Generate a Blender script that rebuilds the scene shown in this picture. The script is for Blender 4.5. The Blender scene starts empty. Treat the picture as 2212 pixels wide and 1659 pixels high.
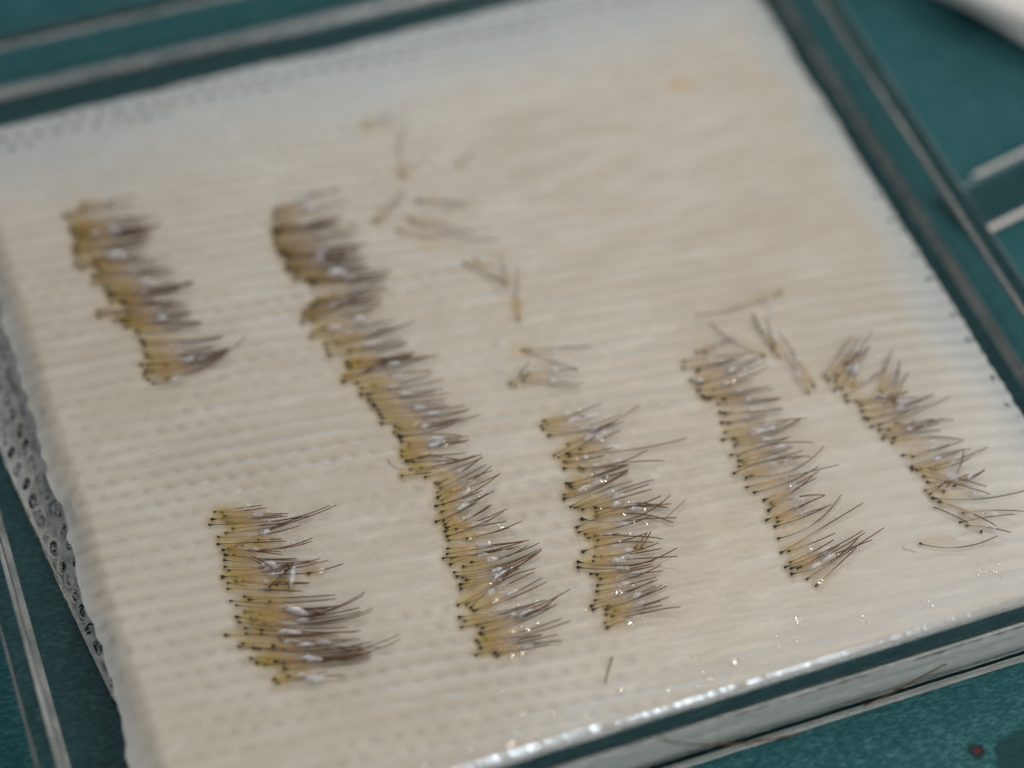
import bpy, bmesh, math, random
import numpy as np
from mathutils import Vector, Matrix

# ------------------------------------------------------------------ camera (1 unit = 1 cm)
scene = bpy.context.scene
scene.unit_settings.scale_length = 0.01
COL = scene.collection
F_PX, PITCH, ROLL, YAW = 5107.83, 0.88823, 0.02381, 0.36489
CAM = Vector((-0.0985, -8.3293, 16.0))
cp, sp = math.cos(PITCH), math.sin(PITCH)
FWD = Vector((math.sin(YAW) * cp, math.cos(YAW) * cp, -sp))
R0 = Vector((math.cos(YAW), -math.sin(YAW), 0)); U0 = R0.cross(FWD)
RGT = math.cos(ROLL) * R0 + math.sin(ROLL) * U0
UP = -math.sin(ROLL) * R0 + math.cos(ROLL) * U0
cd = bpy.data.cameras.new('camera'); cam = bpy.data.objects.new('camera', cd); COL.objects.link(cam)
cam.matrix_world = Matrix(((RGT.x, UP.x, -FWD.x, CAM.x), (RGT.y, UP.y, -FWD.y, CAM.y),
                           (RGT.z, UP.z, -FWD.z, CAM.z), (0, 0, 0, 1)))
cd.sensor_width = 36; cd.lens = F_PX / 2212 * 36
cd.clip_start = 0.5; cd.clip_end = 400
cd.dof.use_dof = True; cd.dof.focus_distance = 18.95; cd.dof.aperture_fstop = 0.108
scene.camera = cam

def at(px, py, z):
    """photo pixel (2212 px wide) -> point at height z"""
    d = FWD + RGT * ((px - 1106) / F_PX) - UP * ((py - 829.5) / F_PX)
    return CAM + d * ((z - CAM.z) / d.z)

# ------------------------------------------------------------------ light
scene.view_settings.view_transform = 'Standard'; scene.view_settings.look = 'None'
scene.view_settings.exposure = 0; scene.view_settings.gamma = 1
scene.cycles.max_bounces = 16; scene.cycles.transmission_bounces = 14; scene.cycles.transparent_max_bounces = 40
scene.cycles.caustics_refractive = True; scene.cycles.caustics_reflective = True
scene.cycles.sample_clamp_indirect = 6
w = bpy.data.worlds.new('World'); scene.world = w; w.use_nodes = True
bg = w.node_tree.nodes['Background']; bg.inputs[0].default_value = (0.80, 0.93, 1.0, 1); bg.inputs[1].default_value = 0.13

def lamp(name, loc, aim, size, sy, power, color):
    l = bpy.data.lights.new(name, 'AREA'); l.shape = 'RECTANGLE'; l.size = size; l.size_y = sy
    l.energy = power; l.color = color
    o = bpy.data.objects.new(name, l); COL.objects.link(o); o.location = loc
    o.rotation_euler = (Vector(aim) - Vector(loc)).to_track_quat('-Z', 'Y').to_euler()
    return o
lamp('window_light', (32, -1, 31), (6, 2, 0), 18, 18, 3600, (0.90, 0.95, 1.0))
lamp('near_right_fill', (14, -12, 12.5), (6, 1.5, 0), 11, 11, 1450, (1.0, 0.945, 0.87))  # added fill, low at the near right, to brighten the front of the pad
lamp('left_fill_tube', (-7, 8, 56), (3, 4, 0), 34, 6, 5000, (1.0, 0.93, 0.90))  # overhead tube set to the left as added fill for the gauze edge
lamp('front_fill', (4, -40, 12), (5, 0, 0), 30, 16, 3300, (0.96, 0.98, 1.0))  # added fill behind the camera, lights the fold through the near wall
lamp('far_window', (21, 59, 24), (3, 0, 0), 17, 13, 8500, (0.72, 0.86, 1.0))
lamp('work_lamp', (19.5, 28.5, 48), (5, 3, 0), 1.4, 1.4, 4600, (1.0, 0.76, 0.52))

# ------------------------------------------------------------------ helpers
rnd = random.Random(11); rng = np.random.default_rng(5)

def new_mesh(name, verts, faces, mat=None, parent=None, smooth=True, attr=None, link=True):
    me = bpy.data.meshes.new(name)
    me.from_pydata([tuple(v) for v in verts], [], faces)
    if smooth: me.polygons.foreach_set('use_smooth', [True] * len(me.polygons))
    if attr:
        for k, vals in attr.items():
            a = me.attributes.new(k, 'FLOAT', 'POINT'); a.data.foreach_set('value', list(map(float, vals)))
    if mat: me.materials.append(mat)
    me.update()
    o = bpy.data.objects.new(name, me)
    if link: COL.objects.link(o)
    if parent: o.parent = parent
    return o

def tag(o, label=None, cat=None, group=None, kind=None):
    if label: o['label'] = label
    if cat: o['category'] = cat
    if group: o['group'] = group
    if kind: o['kind'] = kind
    return o

def empty(name, loc=(0, 0, 0)):
    o = bpy.data.objects.new(name, None); o.location = loc; o.empty_display_size = 0.1
    COL.objects.link(o); return o

def tube(pts, rads, n=5):
    """verts, faces of a tapered tube"""
    V, Fc = [], []
    pts = [Vector(p) for p in pts]
    for i, p in enumerate(pts):
        d = (pts[min(i + 1, len(pts) - 1)] - pts[max(i - 1, 0)]).normalized()
        a = d.cross(Vector((0, 0, 1)))
        if a.length < 1e-4: a = Vector((1, 0, 0))
        a.normalize(); b = d.cross(a)
        for k in range(n):
            t = 2 * math.pi * k / n
            V.append(p + (a * math.cos(t) + b * math.sin(t)) * rads[i])
    for i in range(len(pts) - 1):
        for k in range(n):
            k2 = (k + 1) % n
            Fc.append((i * n + k, i * n + k2, (i + 1) * n + k2, (i + 1) * n + k))
    Fc.append(tuple(range(n - 1, -1, -1))); Fc.append(tuple((len(pts) - 1) * n + k for k in range(n)))
    return V, Fc

class Noise:
    """tileable smooth value noise on numpy arrays"""
    def __init__(s, seed, n=64): s.g = np.random.default_rng(seed).random((n, n)) * 2 - 1; s.n = n
    def __call__(s, x, y):
        xi = np.floor(x).astype(int); yi = np.floor(y).astype(int); fx = x - xi; fy = y - yi
        fx = fx * fx * (3 - 2 * fx); fy = fy * fy * (3 - 2 * fy); n = s.n; g = s.g
        a = g[xi % n, yi % n]; b = g[(xi + 1) % n, yi % n]; c = g[xi % n, (yi + 1) % n]; d = g[(xi + 1) % n, (yi + 1) % n]
        return (a * (1 - fx) + b * fx) * (1 - fy) + (c * (1 - fx) + d * fx) * fy

def sstep(a, b, x): t = np.clip((x - a) / (b - a), 0, 1); return t * t * (3 - 2 * t)

class NT:
    def __init__(s, name):
        s.m = bpy.data.materials.new(name); s.m.use_nodes = True; s.t = s.m.node_tree; s.t.nodes.clear()
        s.out = s.n('ShaderNodeOutputMaterial')
    def n(s, kind, ins=None, **kw):
        nd = s.t.nodes.new(kind)
        for k, v in kw.items(): setattr(nd, k, v)
        for k, v in (ins or {}).items(): s.set(nd, k, v)
        return nd
    def set(s, nd, k, v):
        i = nd.inputs[k]
        if isinstance(v, bpy.types.NodeSocket): s.t.links.new(v, i)
        else:
            if hasattr(i.default_value, '__len__') and len(i.default_value) == 4 and len(v) == 3: v = (*v, 1)
            i.default_value = v
    def ramp(s, fac, stops):
        r = s.n('ShaderNodeValToRGB', {'Fac': fac}); e = r.color_ramp.elements
        while len(e) < len(stops): e.new(0.5)
        for q, (p, c) in zip(e, stops): q.position = p; q.color = (*c, 1) if len(c) == 3 else c
        return r.outputs[0]
    def noise(s, scale, vec=None, detail=3, rough=.5):
        d = {'Scale': scale, 'Detail': detail, 'Roughness': rough}
        if vec: d['Vector'] = vec
        return s.n('ShaderNodeTexNoise', d).outputs['Fac']
    def attr(s, name): return s.n('ShaderNodeAttribute', attribute_name=name).outputs['Fac']
    def math(s, op, a, b=0.0): return s.n('ShaderNodeMath', {0: a, 1: b}, operation=op).outputs[0]
    def mix(s, f, a, b):
        m = s.n('ShaderNodeMix', data_type='RGBA'); s.set(m, 0, f); s.set(m, 6, a); s.set(m, 7, b); return m.outputs[2]
    def end(s, sh): s.t.links.new(sh, s.out.inputs['Surface']); return s.m
    def maprange(s, v, a, b, c, d): return s.n('ShaderNodeMapRange', {0: v, 1: a, 2: b, 3: c, 4: d}).outputs[0]

# ------------------------------------------------------------------ materials
def mat_drape():
    s = NT('teal_surgical_drape'); tc = s.n('ShaderNodeTexCoord').outputs['Object']
    mp = s.n('ShaderNodeMapping', {'Vector': tc, 'Rotation': (0, 0, 0.5), 'Scale': (1, 2.2, 1)}).outputs[0]
    fine = s.noise(16, mp, 4, .65); mid = s.noise(5, tc, 3, .6); big = s.noise(0.6, tc, 2)
    c = s.ramp(fine, [(0.30, (0.014, 0.062, 0.074)), (0.5, (0.028, 0.108, 0.122)), (0.72, (0.085, 0.215, 0.225))])
    c = s.mix(s.maprange(mid, .35, .7, 0, .45), c, (0.010, 0.085, 0.095, 1))
    # dried damp patch in the near right corner
    pos = s.n('ShaderNodeSeparateXYZ', {0: tc})
    def spot(x, y, rad, soft, wob):
        p = s.n('ShaderNodeVectorMath', {0: tc, 1: (x, y, 0)}, operation='DISTANCE').outputs['Value']
        p = s.math('ADD', p, s.math('MULTIPLY', s.math('SUBTRACT', s.noise(7, tc, 3), .5), wob))
        return s.maprange(p, rad, rad + soft, 1, 0)
    c = s.mix(s.math('MULTIPLY', spot(STAIN.x, STAIN.y, .34, .03, .25), .78), c, (0.013, 0.045, 0.045, 1))
    c = s.mix(s.math('MULTIPLY', spot(BLOOD.x, BLOOD.y, .070, .02, .05), .85), c, (0.022, 0.028, 0.030, 1))
    c = s.mix(spot(BLOOD.x + .005, BLOOD.y, .038, .012, .012), c, (0.24, 0.008, 0.006, 1))
    bmp = s.n('ShaderNodeBump', {'Height': fine, 'Strength': 0.6, 'Distance': 0.02})
    p = s.n('ShaderNodeBsdfPrincipled', {'Base Color': c, 'Roughness': 0.85, 'Specular IOR Level': 0.15, 'Normal': bmp.outputs[0]})
    return s.end(p.outputs[0])

def mat_clear(name='clear_polystyrene', tint=(0.985, 0.996, 0.993), rough=0.0):
    s = NT(name)
    g = s.n('ShaderNodeBsdfGlass', {'Color': tint, 'Roughness': rough, 'IOR': 1.55})
    return s.end(g.outputs[0])

def mat_edge():
    s = NT('glint_clear_edge'); tc = s.n('ShaderNodeTexCoord').outputs['Object']
    g = s.n('ShaderNodeBsdfGlass', {'Color': (.99, 1, 1), 'Roughness': .12, 'IOR': 1.55})
    d = s.n('ShaderNodeBsdfDiffuse', {'Color': (0.72, 0.70, 0.68)})  # pale diffuse paints the highlight along the moulded edges
    f = s.maprange(s.noise(2.2, tc, 4, .6), .3, .7, .13, .50)
    return s.end(s.n('ShaderNodeMixShader', {0: f, 1: g.outputs[0], 2: d.outputs[0]}).outputs[0])

def mat_gauze(name='wet_white_gauze', lift=0.0):
    s = NT(name); tc = s.n('ShaderNodeTexCoord').outputs['Object']
    mp = s.n('ShaderNodeMapping', {'Vector': tc, 'Rotation': (0, 0, 0.122), 'Scale': (1.1, 3.2, 1)}).outputs[0]
    st = s.noise(1.6, mp, 4, .6); bl = s.noise(0.42, tc, 3, .5); fine = s.noise(26, mp, 4, .7)
    c = s.ramp(st, [(0.25, (0.50, 0.435, 0.345)), (0.52, (0.545, 0.49, 0.405)), (0.80, (0.635, 0.605, 0.545))])
    c = s.mix(s.maprange(bl, .42, .68, 0, .45), c, (0.60, 0.57, 0.50, 1))
    c = s.mix(s.math('MINIMUM', s.attr('stain'), .85), c, (0.57, 0.40, 0.15, 1))
    c = s.mix(s.maprange(fine, .38, .66, 0, .16), c, (0.68, 0.665, 0.62, 1))
    c = s.mix(s.math('MULTIPLY', s.attr('thin'), .42), c, (0.36, 0.335, 0.27, 1))  # thin openings and valleys, darkened further in place of rib shading
    c = s.mix(s.maprange(s.attr('cover'), .55, 1.0, 1, 0), c, (0.74, 0.78, 0.78, 1))
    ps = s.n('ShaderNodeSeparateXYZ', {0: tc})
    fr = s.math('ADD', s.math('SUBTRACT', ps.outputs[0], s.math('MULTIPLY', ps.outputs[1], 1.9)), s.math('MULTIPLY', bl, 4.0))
    c = s.mix(s.maprange(fr, 4.5, 10.5, 0, .62), c, (0.70, 0.70, 0.68, 1))  # whiter toward front and right: wet sheen painted into the colour
    c = s.mix(lift, c, (0.90, 0.885, 0.86, 1))  # lift whitens the colour in place of light scattered through the gauze
    bmp = s.n('ShaderNodeBump', {'Height': fine, 'Strength': 0.35, 'Distance': 0.012})
    p = s.n('ShaderNodeBsdfPrincipled', {'Base Color': c, 'Roughness': 0.55, 'Specular IOR Level': 0.3,
        'Coat Weight': 0.55, 'Coat Roughness': 0.30, 'Coat IOR': 1.33, 'Normal': bmp.outputs[0]})
    tr = s.n('ShaderNodeBsdfTransparent')
    a = s.math('ADD', s.attr('cover'), s.math('MULTIPLY', s.math('SUBTRACT', fine, .5), .35))
    a = s.maprange(a, 0, 1, 0, 1)
    mx = s.n('ShaderNodeMixShader', {0: a, 1: tr.outputs[0], 2: p.outputs[0]})
    return s.end(mx.outputs[0])

def mat_simple(name, col, rough=.5, spec=.5, alpha=1.0, coat=0.0):
    s = NT(name); tc = s.n('ShaderNodeTexCoord').outputs['Object']
    n = s.noise(30, tc, 3); c = s.mix(s.maprange(n, .3, .7, 0, 1), tuple(v * .8 for v in col) + (1,), tuple(min(1, v * 1.15) for v in col) + (1,))
    p = s.n('ShaderNodeBsdfPrincipled', {'Base Color': c, 'Roughness': rough, 'Specular IOR Level': spec, 'Coat Weight': coat, 'Coat Roughness': .12})
    if alpha < 1:
        mx = s.n('ShaderNodeMixShader', {0: alpha, 1: s.n('ShaderNodeBsdfTransparent').outputs[0], 2: p.outputs[0]})
        return s.end(mx.outputs[0])
    return s.end(p.outputs[0])

def mat_tissue(name='graft_tissue', k=(1, 1, 1)):
    s = NT(name); tc = s.n('ShaderNodeTexCoord').outputs['Object']
    u = s.attr('along'); th = s.attr('thick'); f = s.attr('fat')
    u2 = s.math('ADD', u, s.math('MULTIPLY', s.math('SUBTRACT', s.noise(14, tc, 2), .5), .35))
    c = s.ramp(u2, [(0.0, (0.62, 0.47, 0.03)), (0.28, (0.58, 0.40, 0.05)), (0.50, (0.50, 0.31, 0.11)), (0.75, (0.52, 0.37, 0.22)), (1.0, (0.62, 0.55, 0.48))])
    c0 = s.mix(s.math('MULTIPLY', s.math('SUBTRACT', 1.0, f), .8), c, (0.58, 0.42, 0.24, 1))
    c = s.n('ShaderNodeMix', {0: 1.0}, data_type='RGBA', blend_type='MULTIPLY'); s.set(c, 6, c0); s.set(c, 7, (*k, 1)); c = c.outputs[2]
    lump = s.noise(22, tc, 3, .6)
    a = s.math('MULTIPLY', th, s.maprange(lump, .3, .7, .65, 1.0))
    a = s.math('MULTIPLY', a, s.maprange(f, 0, 1, .16, .42))
    p = s.n('ShaderNodeBsdfPrincipled', {'Base Color': c, 'Roughness': .35, 'Coat Weight': .25, 'Coat Roughness': .15,
        'Normal': s.n('ShaderNodeBump', {'Height': lump, 'Strength': .25, 'Distance': .02}).outputs[0]})
    mx = s.n('ShaderNodeMixShader', {0: a, 1: s.n('ShaderNodeBsdfTransparent').outputs[0], 2: p.outputs[0]})
    return s.end(mx.outputs[0])

def mat_cap():
    s = NT('pale_skin'); tc = s.n('ShaderNodeTexCoord').outputs['Object']
    th = s.attr('thick'); lump = s.noise(28, tc, 3, .6)
    p = s.n('ShaderNodeBsdfPrincipled', {'Base Color': (0.74, 0.74, 0.76), 'Roughness': .22, 'Coat Weight': 1.0, 'Coat Roughness': .06,
        'Normal': s.n('ShaderNodeBump', {'Height': lump, 'Strength': .9, 'Distance': .03}).outputs[0]})
    a = s.math('MULTIPLY', s.math('MULTIPLY', th, s.attr('fat')), s.maprange(lump, .3, .7, .35, 1.0))
    mx = s.n('ShaderNodeMixShader', {0: a, 1: s.n('ShaderNodeBsdfTransparent').outputs[0], 2: p.outputs[0]})
    return s.end(mx.outputs[0])

def mat_hair():
    s = NT('brown_hair'); u = s.attr('along')
    c = s.ramp(u, [(0.0, (0.006, 0.004, 0.003)), (0.12, (0.07, 0.033, 0.012)), (0.5, (0.11, 0.050, 0.018)), (1.0, (0.17, 0.083, 0.034))])
    p = s.n('ShaderNodeBsdfPrincipled', {'Base Color': c, 'Roughness': .4, 'Specular IOR Level': .35})
    a = s.ramp(u, [(0.0, (1, 1, 1)), (0.05, (.8,) * 3), (0.35, (.42,) * 3), (0.60, (.78,) * 3), (1.0, (.72,) * 3)])
    mx = s.n('ShaderNodeMixShader', {0: a, 1: s.n('ShaderNodeBsdfTransparent').outputs[0], 2: p.outputs[0]})
    return s.end(mx.outputs[0])

# ------------------------------------------------------------------ setting: the drape
ZD = -0.042
BLOOD = at(2110, 1622, ZD); STAIN = at(2255, 1650, ZD)
M_DRAPE = mat_drape(); M_CLEAR = mat_clear(); M_GAUZE = mat_gauze(); M_SIDE = mat_gauze('brightened_gauze_fold', .95)  # M_SIDE: same gauze, brightened by colour where little light reaches the fold
nx, ny = 260, 260
xs = np.linspace(-16, 26, nx); ys = np.linspace(-14, 30, ny); X, Y = np.meshgrid(xs, ys, indexing='ij')
n1, n2 = Noise(3), Noise(4)
far = np.maximum(sstep(9.2, 10.2, X), sstep(9.3, 10.6, Y)); far = np.maximum(far, sstep(-.4, -2, X)); far = np.maximum(far, sstep(-1.6, -3, Y))
uu = X * .95 + Y * .3; vv = -X * .3 + Y * .95
Z = ZD + far * (0.05 + 0.09 * n1(uu * .55, vv * 1.7) + 0.04 * n2(uu * 1.3, vv * 3.1)) - far * .13
V = np.stack([X, Y, Z], -1).reshape(-1, 3)
idx = np.arange(nx * ny).reshape(nx, ny)
Fc = np.stack([idx[:-1, :-1], idx[1:, :-1], idx[1:, 1:], idx[:-1, 1:]], -1).reshape(-1, 4).tolist()
drape = new_mesh('ground', V, Fc, M_DRAPE)
tag(drape, 'teal green surgical drape cloth with a small blood spot near the right corner', kind='structure')

# ------------------------------------------------------------------ clear square dish
W = 8.81; T = 0.197; H = 0.58; RC = 0.22
def rr_loop(o, z, n=7):
    """rounded square, offset o outward from the inner wall"""
    r = max(RC + o, 0.02); L = []
    for cx, cy, a0 in ((W - RC, RC, -90), (W - RC, W - RC, 0), (RC, W - RC, 90), (RC, RC, 180)):
        for k in range(n):
            a = math.radians(a0 + 90 * k / (n - 1)); L.append((cx + r * math.cos(a), cy + r * math.sin(a), z))
    return L
prof = [(T - .02, -.036), (T, -.02), (T, .0), (T, H - .018), (T - .005, H - .006), (T - .018, H), (.045, H), (.026, H - .003), (.011, H - .012), (.003, H - .026), (0, H - .045),
        (0, .085), (-.007, .052), (-.026, .024), (-.055, .007), (-.09, 0)]
V, Fc = [], []
for o_, z_ in prof: V += rr_loop(o_, z_)
n = 28
for i in range(len(prof) - 1):
    for k in range(n): k2 = (k + 1) % n; Fc.append((i * n + k, i * n + k2, (i + 1) * n + k2, (i + 1) * n + k))
Fc.append(tuple(range(n - 1, -1, -1))); Fc.append(tuple((len(prof) - 1) * n + k for k in range(n)))
dish = new_mesh('square_dish', V, Fc, M_CLEAR, smooth=False)
dish.data.materials.append(mat_edge())
for p_ in dish.data.polygons:
    i_ = min(p_.vertices) // 28
    if len(p_.vertices) == 4 and i_ in (0, 3, 4, 6, 7, 11, 12, 13): p_.material_index = 1
for p_ in dish.data.polygons: p_.use_smooth = len(p_.vertices) == 4 and (p_.center.z > H - .05 and p_.center.z < H - .0005 or .0005 < p_.center.z < .084)
tag(dish, 'shallow clear plastic square dish standing on the teal drape and holding the gauze', 'dish')

# ------------------------------------------------------------------ gauze pad
gz = empty('gauze_pad', (4.5, 4, 0))
tag(gz, 'folded pad of wet white ribbed gauze filling the clear dish', 'gauze')
ZG = 0.46; X0, X1, Y0, Y1 = 0.50, 8.38, 0.035, 7.98
nA, nB, nC, nD, nE = Noise(21), Noise(22), Noise(23), Noise(24), Noise(25)
CA, SA = math.cos(0.122), math.sin(0.122)
def gauze_surface(X, Y):
    u = X * CA - Y * SA; v = X * SA + Y * CA
    v2 = v + .007 * nA(u * .6, v * 1.0) + .004 * nB(u * 4, v * 4)
    ph = v2 / 0.15
    amp = 0.0086 * np.clip(0.62 + 0.7 * nC(u * .7, v * 1.6), .2, 1.2) * (1 - .60 * sstep(2.5, 5, X) + .65 * sstep(6.6, 8, X))
    rib = np.cos(2 * np.pi * ph)
    row = np.round(ph - .5)
    hu = (u + .085 * (row % 2) + .03 * nD(u * 3, row * 1.7)) / 0.172
    du = (hu - np.round(hu)) * .172; dv = (ph - .5 - row) * .15
    hole = np.exp(-((du / .042) ** 2 + (dv / .034) ** 2)) 
    hmask = np.clip(.42 + .65 * nE(u * .8, v * .8 + row * .31) + .35 * nD(u * 3.1, row * 2.3), 0, 1) * (1 - .6 * sstep(3, 6.5, X))
    # broad softness of the folded pad
    z = ZG + .018 * nB(X * .45, Y * .45) + amp * rib - .009 * hole * np.clip(hmask, 0, 1)
    z += .004 * nD(u * 5, v * 16)
    # the pad rolls down to its left side and at the front
    cl = .745 + .02 * nA(Y * 1.5, Y * 0 + 3.3)
    left = sstep(0, 1, (cl - X) / .32)
    z = z - .115 * left
    z = z + .05 * np.exp(-((Y - .1) / .22) ** 2) - .04 * sstep(0, 1, (.10 - Y) / .09)
    z -= .06 * sstep(0, 1, (Y - 7.0) / .95) + .05 * sstep(0, 1, (X - 7.9) / .5)
    thin = np.clip(.6 * hole * np.clip(hmask, 0, 1) + .85 * (.5 - .5 * rib) * (.62 + .5 * nC(u * .7, v * 1.6)) * (1 - .58 * sstep(2.5, 5, X) + .55 * sstep(6.6, 8, X)), 0, 1)  # rib term puts some relief shade into the valley colour
    return z, hole, rib, thin, du, dv

def gz_z(x, y):
    z = gauze_surface(np.array([float(x)]), np.array([float(y)]))[0]; return float(z[0])

nx, ny = 470, 500
xs = np.linspace(X0, X1, nx); ys = np.linspace(Y0, Y1, ny); X, Y = np.meshgrid(xs, ys, indexing='ij')
XX = X.copy(); YY = Y.copy()
# ragged edges
XX += np.where(X > 8.2, (X - 8.2) / .18, 0) * (.018 * nA(Y * 1.6, Y * 0) + .008 * nB(Y * 17, Y * 0 + 5))
YY += np.where(Y > 7.7, (Y - 7.7) / .28, 0) * (.03 * nA(X * 1.2, X * 0 + 9) + .012 * nB(X * 9, X * 0 + 2))
Z, hole, rib, thin, du, dv = gauze_surface(XX, YY)
edge_top = Y1 - Y; edge_r = X1 - X
cover = np.clip(.62 + .38 * sstep(0, 1.5, edge_top + .16 * nC(X * 1.2, Y * 1.2)), 0, 1)
cover = np.minimum(cover, .66 + .34 * sstep(0, .5, edge_r + .12 * nC(X * 2, Y * 2)))
cover = np.minimum(cover, 1 - .34 * sstep(0, 1, (.66 + .05 * nA(Y * 2, X * 3) - X) / .20))
XX += np.where(X < .62, (.62 - X) / .12, 0) * (.05 * nB(Y * 2.3, Y * 0) + .02 * nA(Y * 9, Y * 0))
V = np.stack([XX, YY, Z], -1).reshape(-1, 3)
idx = np.arange(nx * ny).reshape(nx, ny)
near = np.minimum(edge_top / .36, edge_r / .10 + .5 * np.clip(nB(Y * 1.7, Y * 0), 0, 1))           # real openings near the single-layer borders
open_ = ((du / .044) ** 2 + (dv / .034) ** 2 < 1.0) & (near < 1.0) & (edge_top > .05) & (edge_r > .03)
keep = ~(open_[:-1, :-1] & open_[1:, 1:])
Fq = np.stack([idx[:-1, :-1], idx[1:, :-1], idx[1:, 1:], idx[:-1, 1:]], -1)[keep].tolist()
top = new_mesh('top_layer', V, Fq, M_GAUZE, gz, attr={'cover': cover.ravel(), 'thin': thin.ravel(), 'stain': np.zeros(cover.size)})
gxs, gys, STG = xs.copy(), ys.copy(), np.zeros_like(cover)
top.location = (-4.5, -4, 0)

# inner layers (what fills the fold)
def slab(name, x0, x1, y0, y1, z0, z1, mat, parent, off):
    bm = bmesh.new(); bmesh.ops.create_cube(bm, size=1)
    for v in bm.verts: v.co = Vector((x0 + (v.co.x + .5) * (x1 - x0), y0 + (v.co.y + .5) * (y1 - y0), z0 + (v.co.z + .5) * (z1 - z0)))
    bmesh.ops.bevel(bm, geom=bm.edges[:], offset=.05, segments=3, affect='EDGES')
    me = bpy.data.meshes.new(name); bm.to_mesh(me); bm.free(); me.materials.append(mat)
    a = me.attributes.new('cover', 'FLOAT', 'POINT'); a.data.foreach_set('value', [1.0] * len(me.vertices))
    for p in me.polygons: p.use_smooth = True
    o = bpy.data.objects.new(name, me); COL.objects.link(o); o.parent = parent; o.location = off; return o
for k in range(3):
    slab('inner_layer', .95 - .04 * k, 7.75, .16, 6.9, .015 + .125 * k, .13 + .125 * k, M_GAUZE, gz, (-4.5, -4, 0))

# the front fold seen through the near wall
nx, nz = 760, 46
xs = np.linspace(.85, 8.34, nx); ss = np.linspace(0, 1, nz); X, S = np.meshgrid(xs, ss, indexing='ij')
zz = .335 - S * .325
bul = np.sin(np.pi * np.clip(S, 0, 1)) ** .6
yy = .033 + .012 * (1 - bul) + .010 * nA(X * 3, S * 3) + .004 * nB(X * 12, S * 9)
hx = X / .17; hz = S * 2.4
hl = np.exp(-(((hx - np.round(hx)) / .3) ** 2 + ((hz - np.round(hz)) / .3) ** 2)) * (1 - sstep(.45, .6, S))
yy = yy + .012 * hl + .02 * sstep(8.0, 8.34, X)
zz = zz + .02 * nC(X * .7, X * 0)
V = np.stack([X, yy, zz], -1).reshape(-1, 3); idx = np.arange(nx * nz).reshape(nx, nz)
Fq = np.stack([idx[:-1, :-1], idx[:-1, 1:], idx[1:, 1:], idx[1:, :-1]], -1).reshape(-1, 4).tolist()
ff = new_mesh('front_fold', V, Fq, M_SIDE, gz, attr={'cover': np.ones(nx * nz), 'thin': (hl * .6).ravel()}); ff.location = (-4.5, -4, 0)

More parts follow.
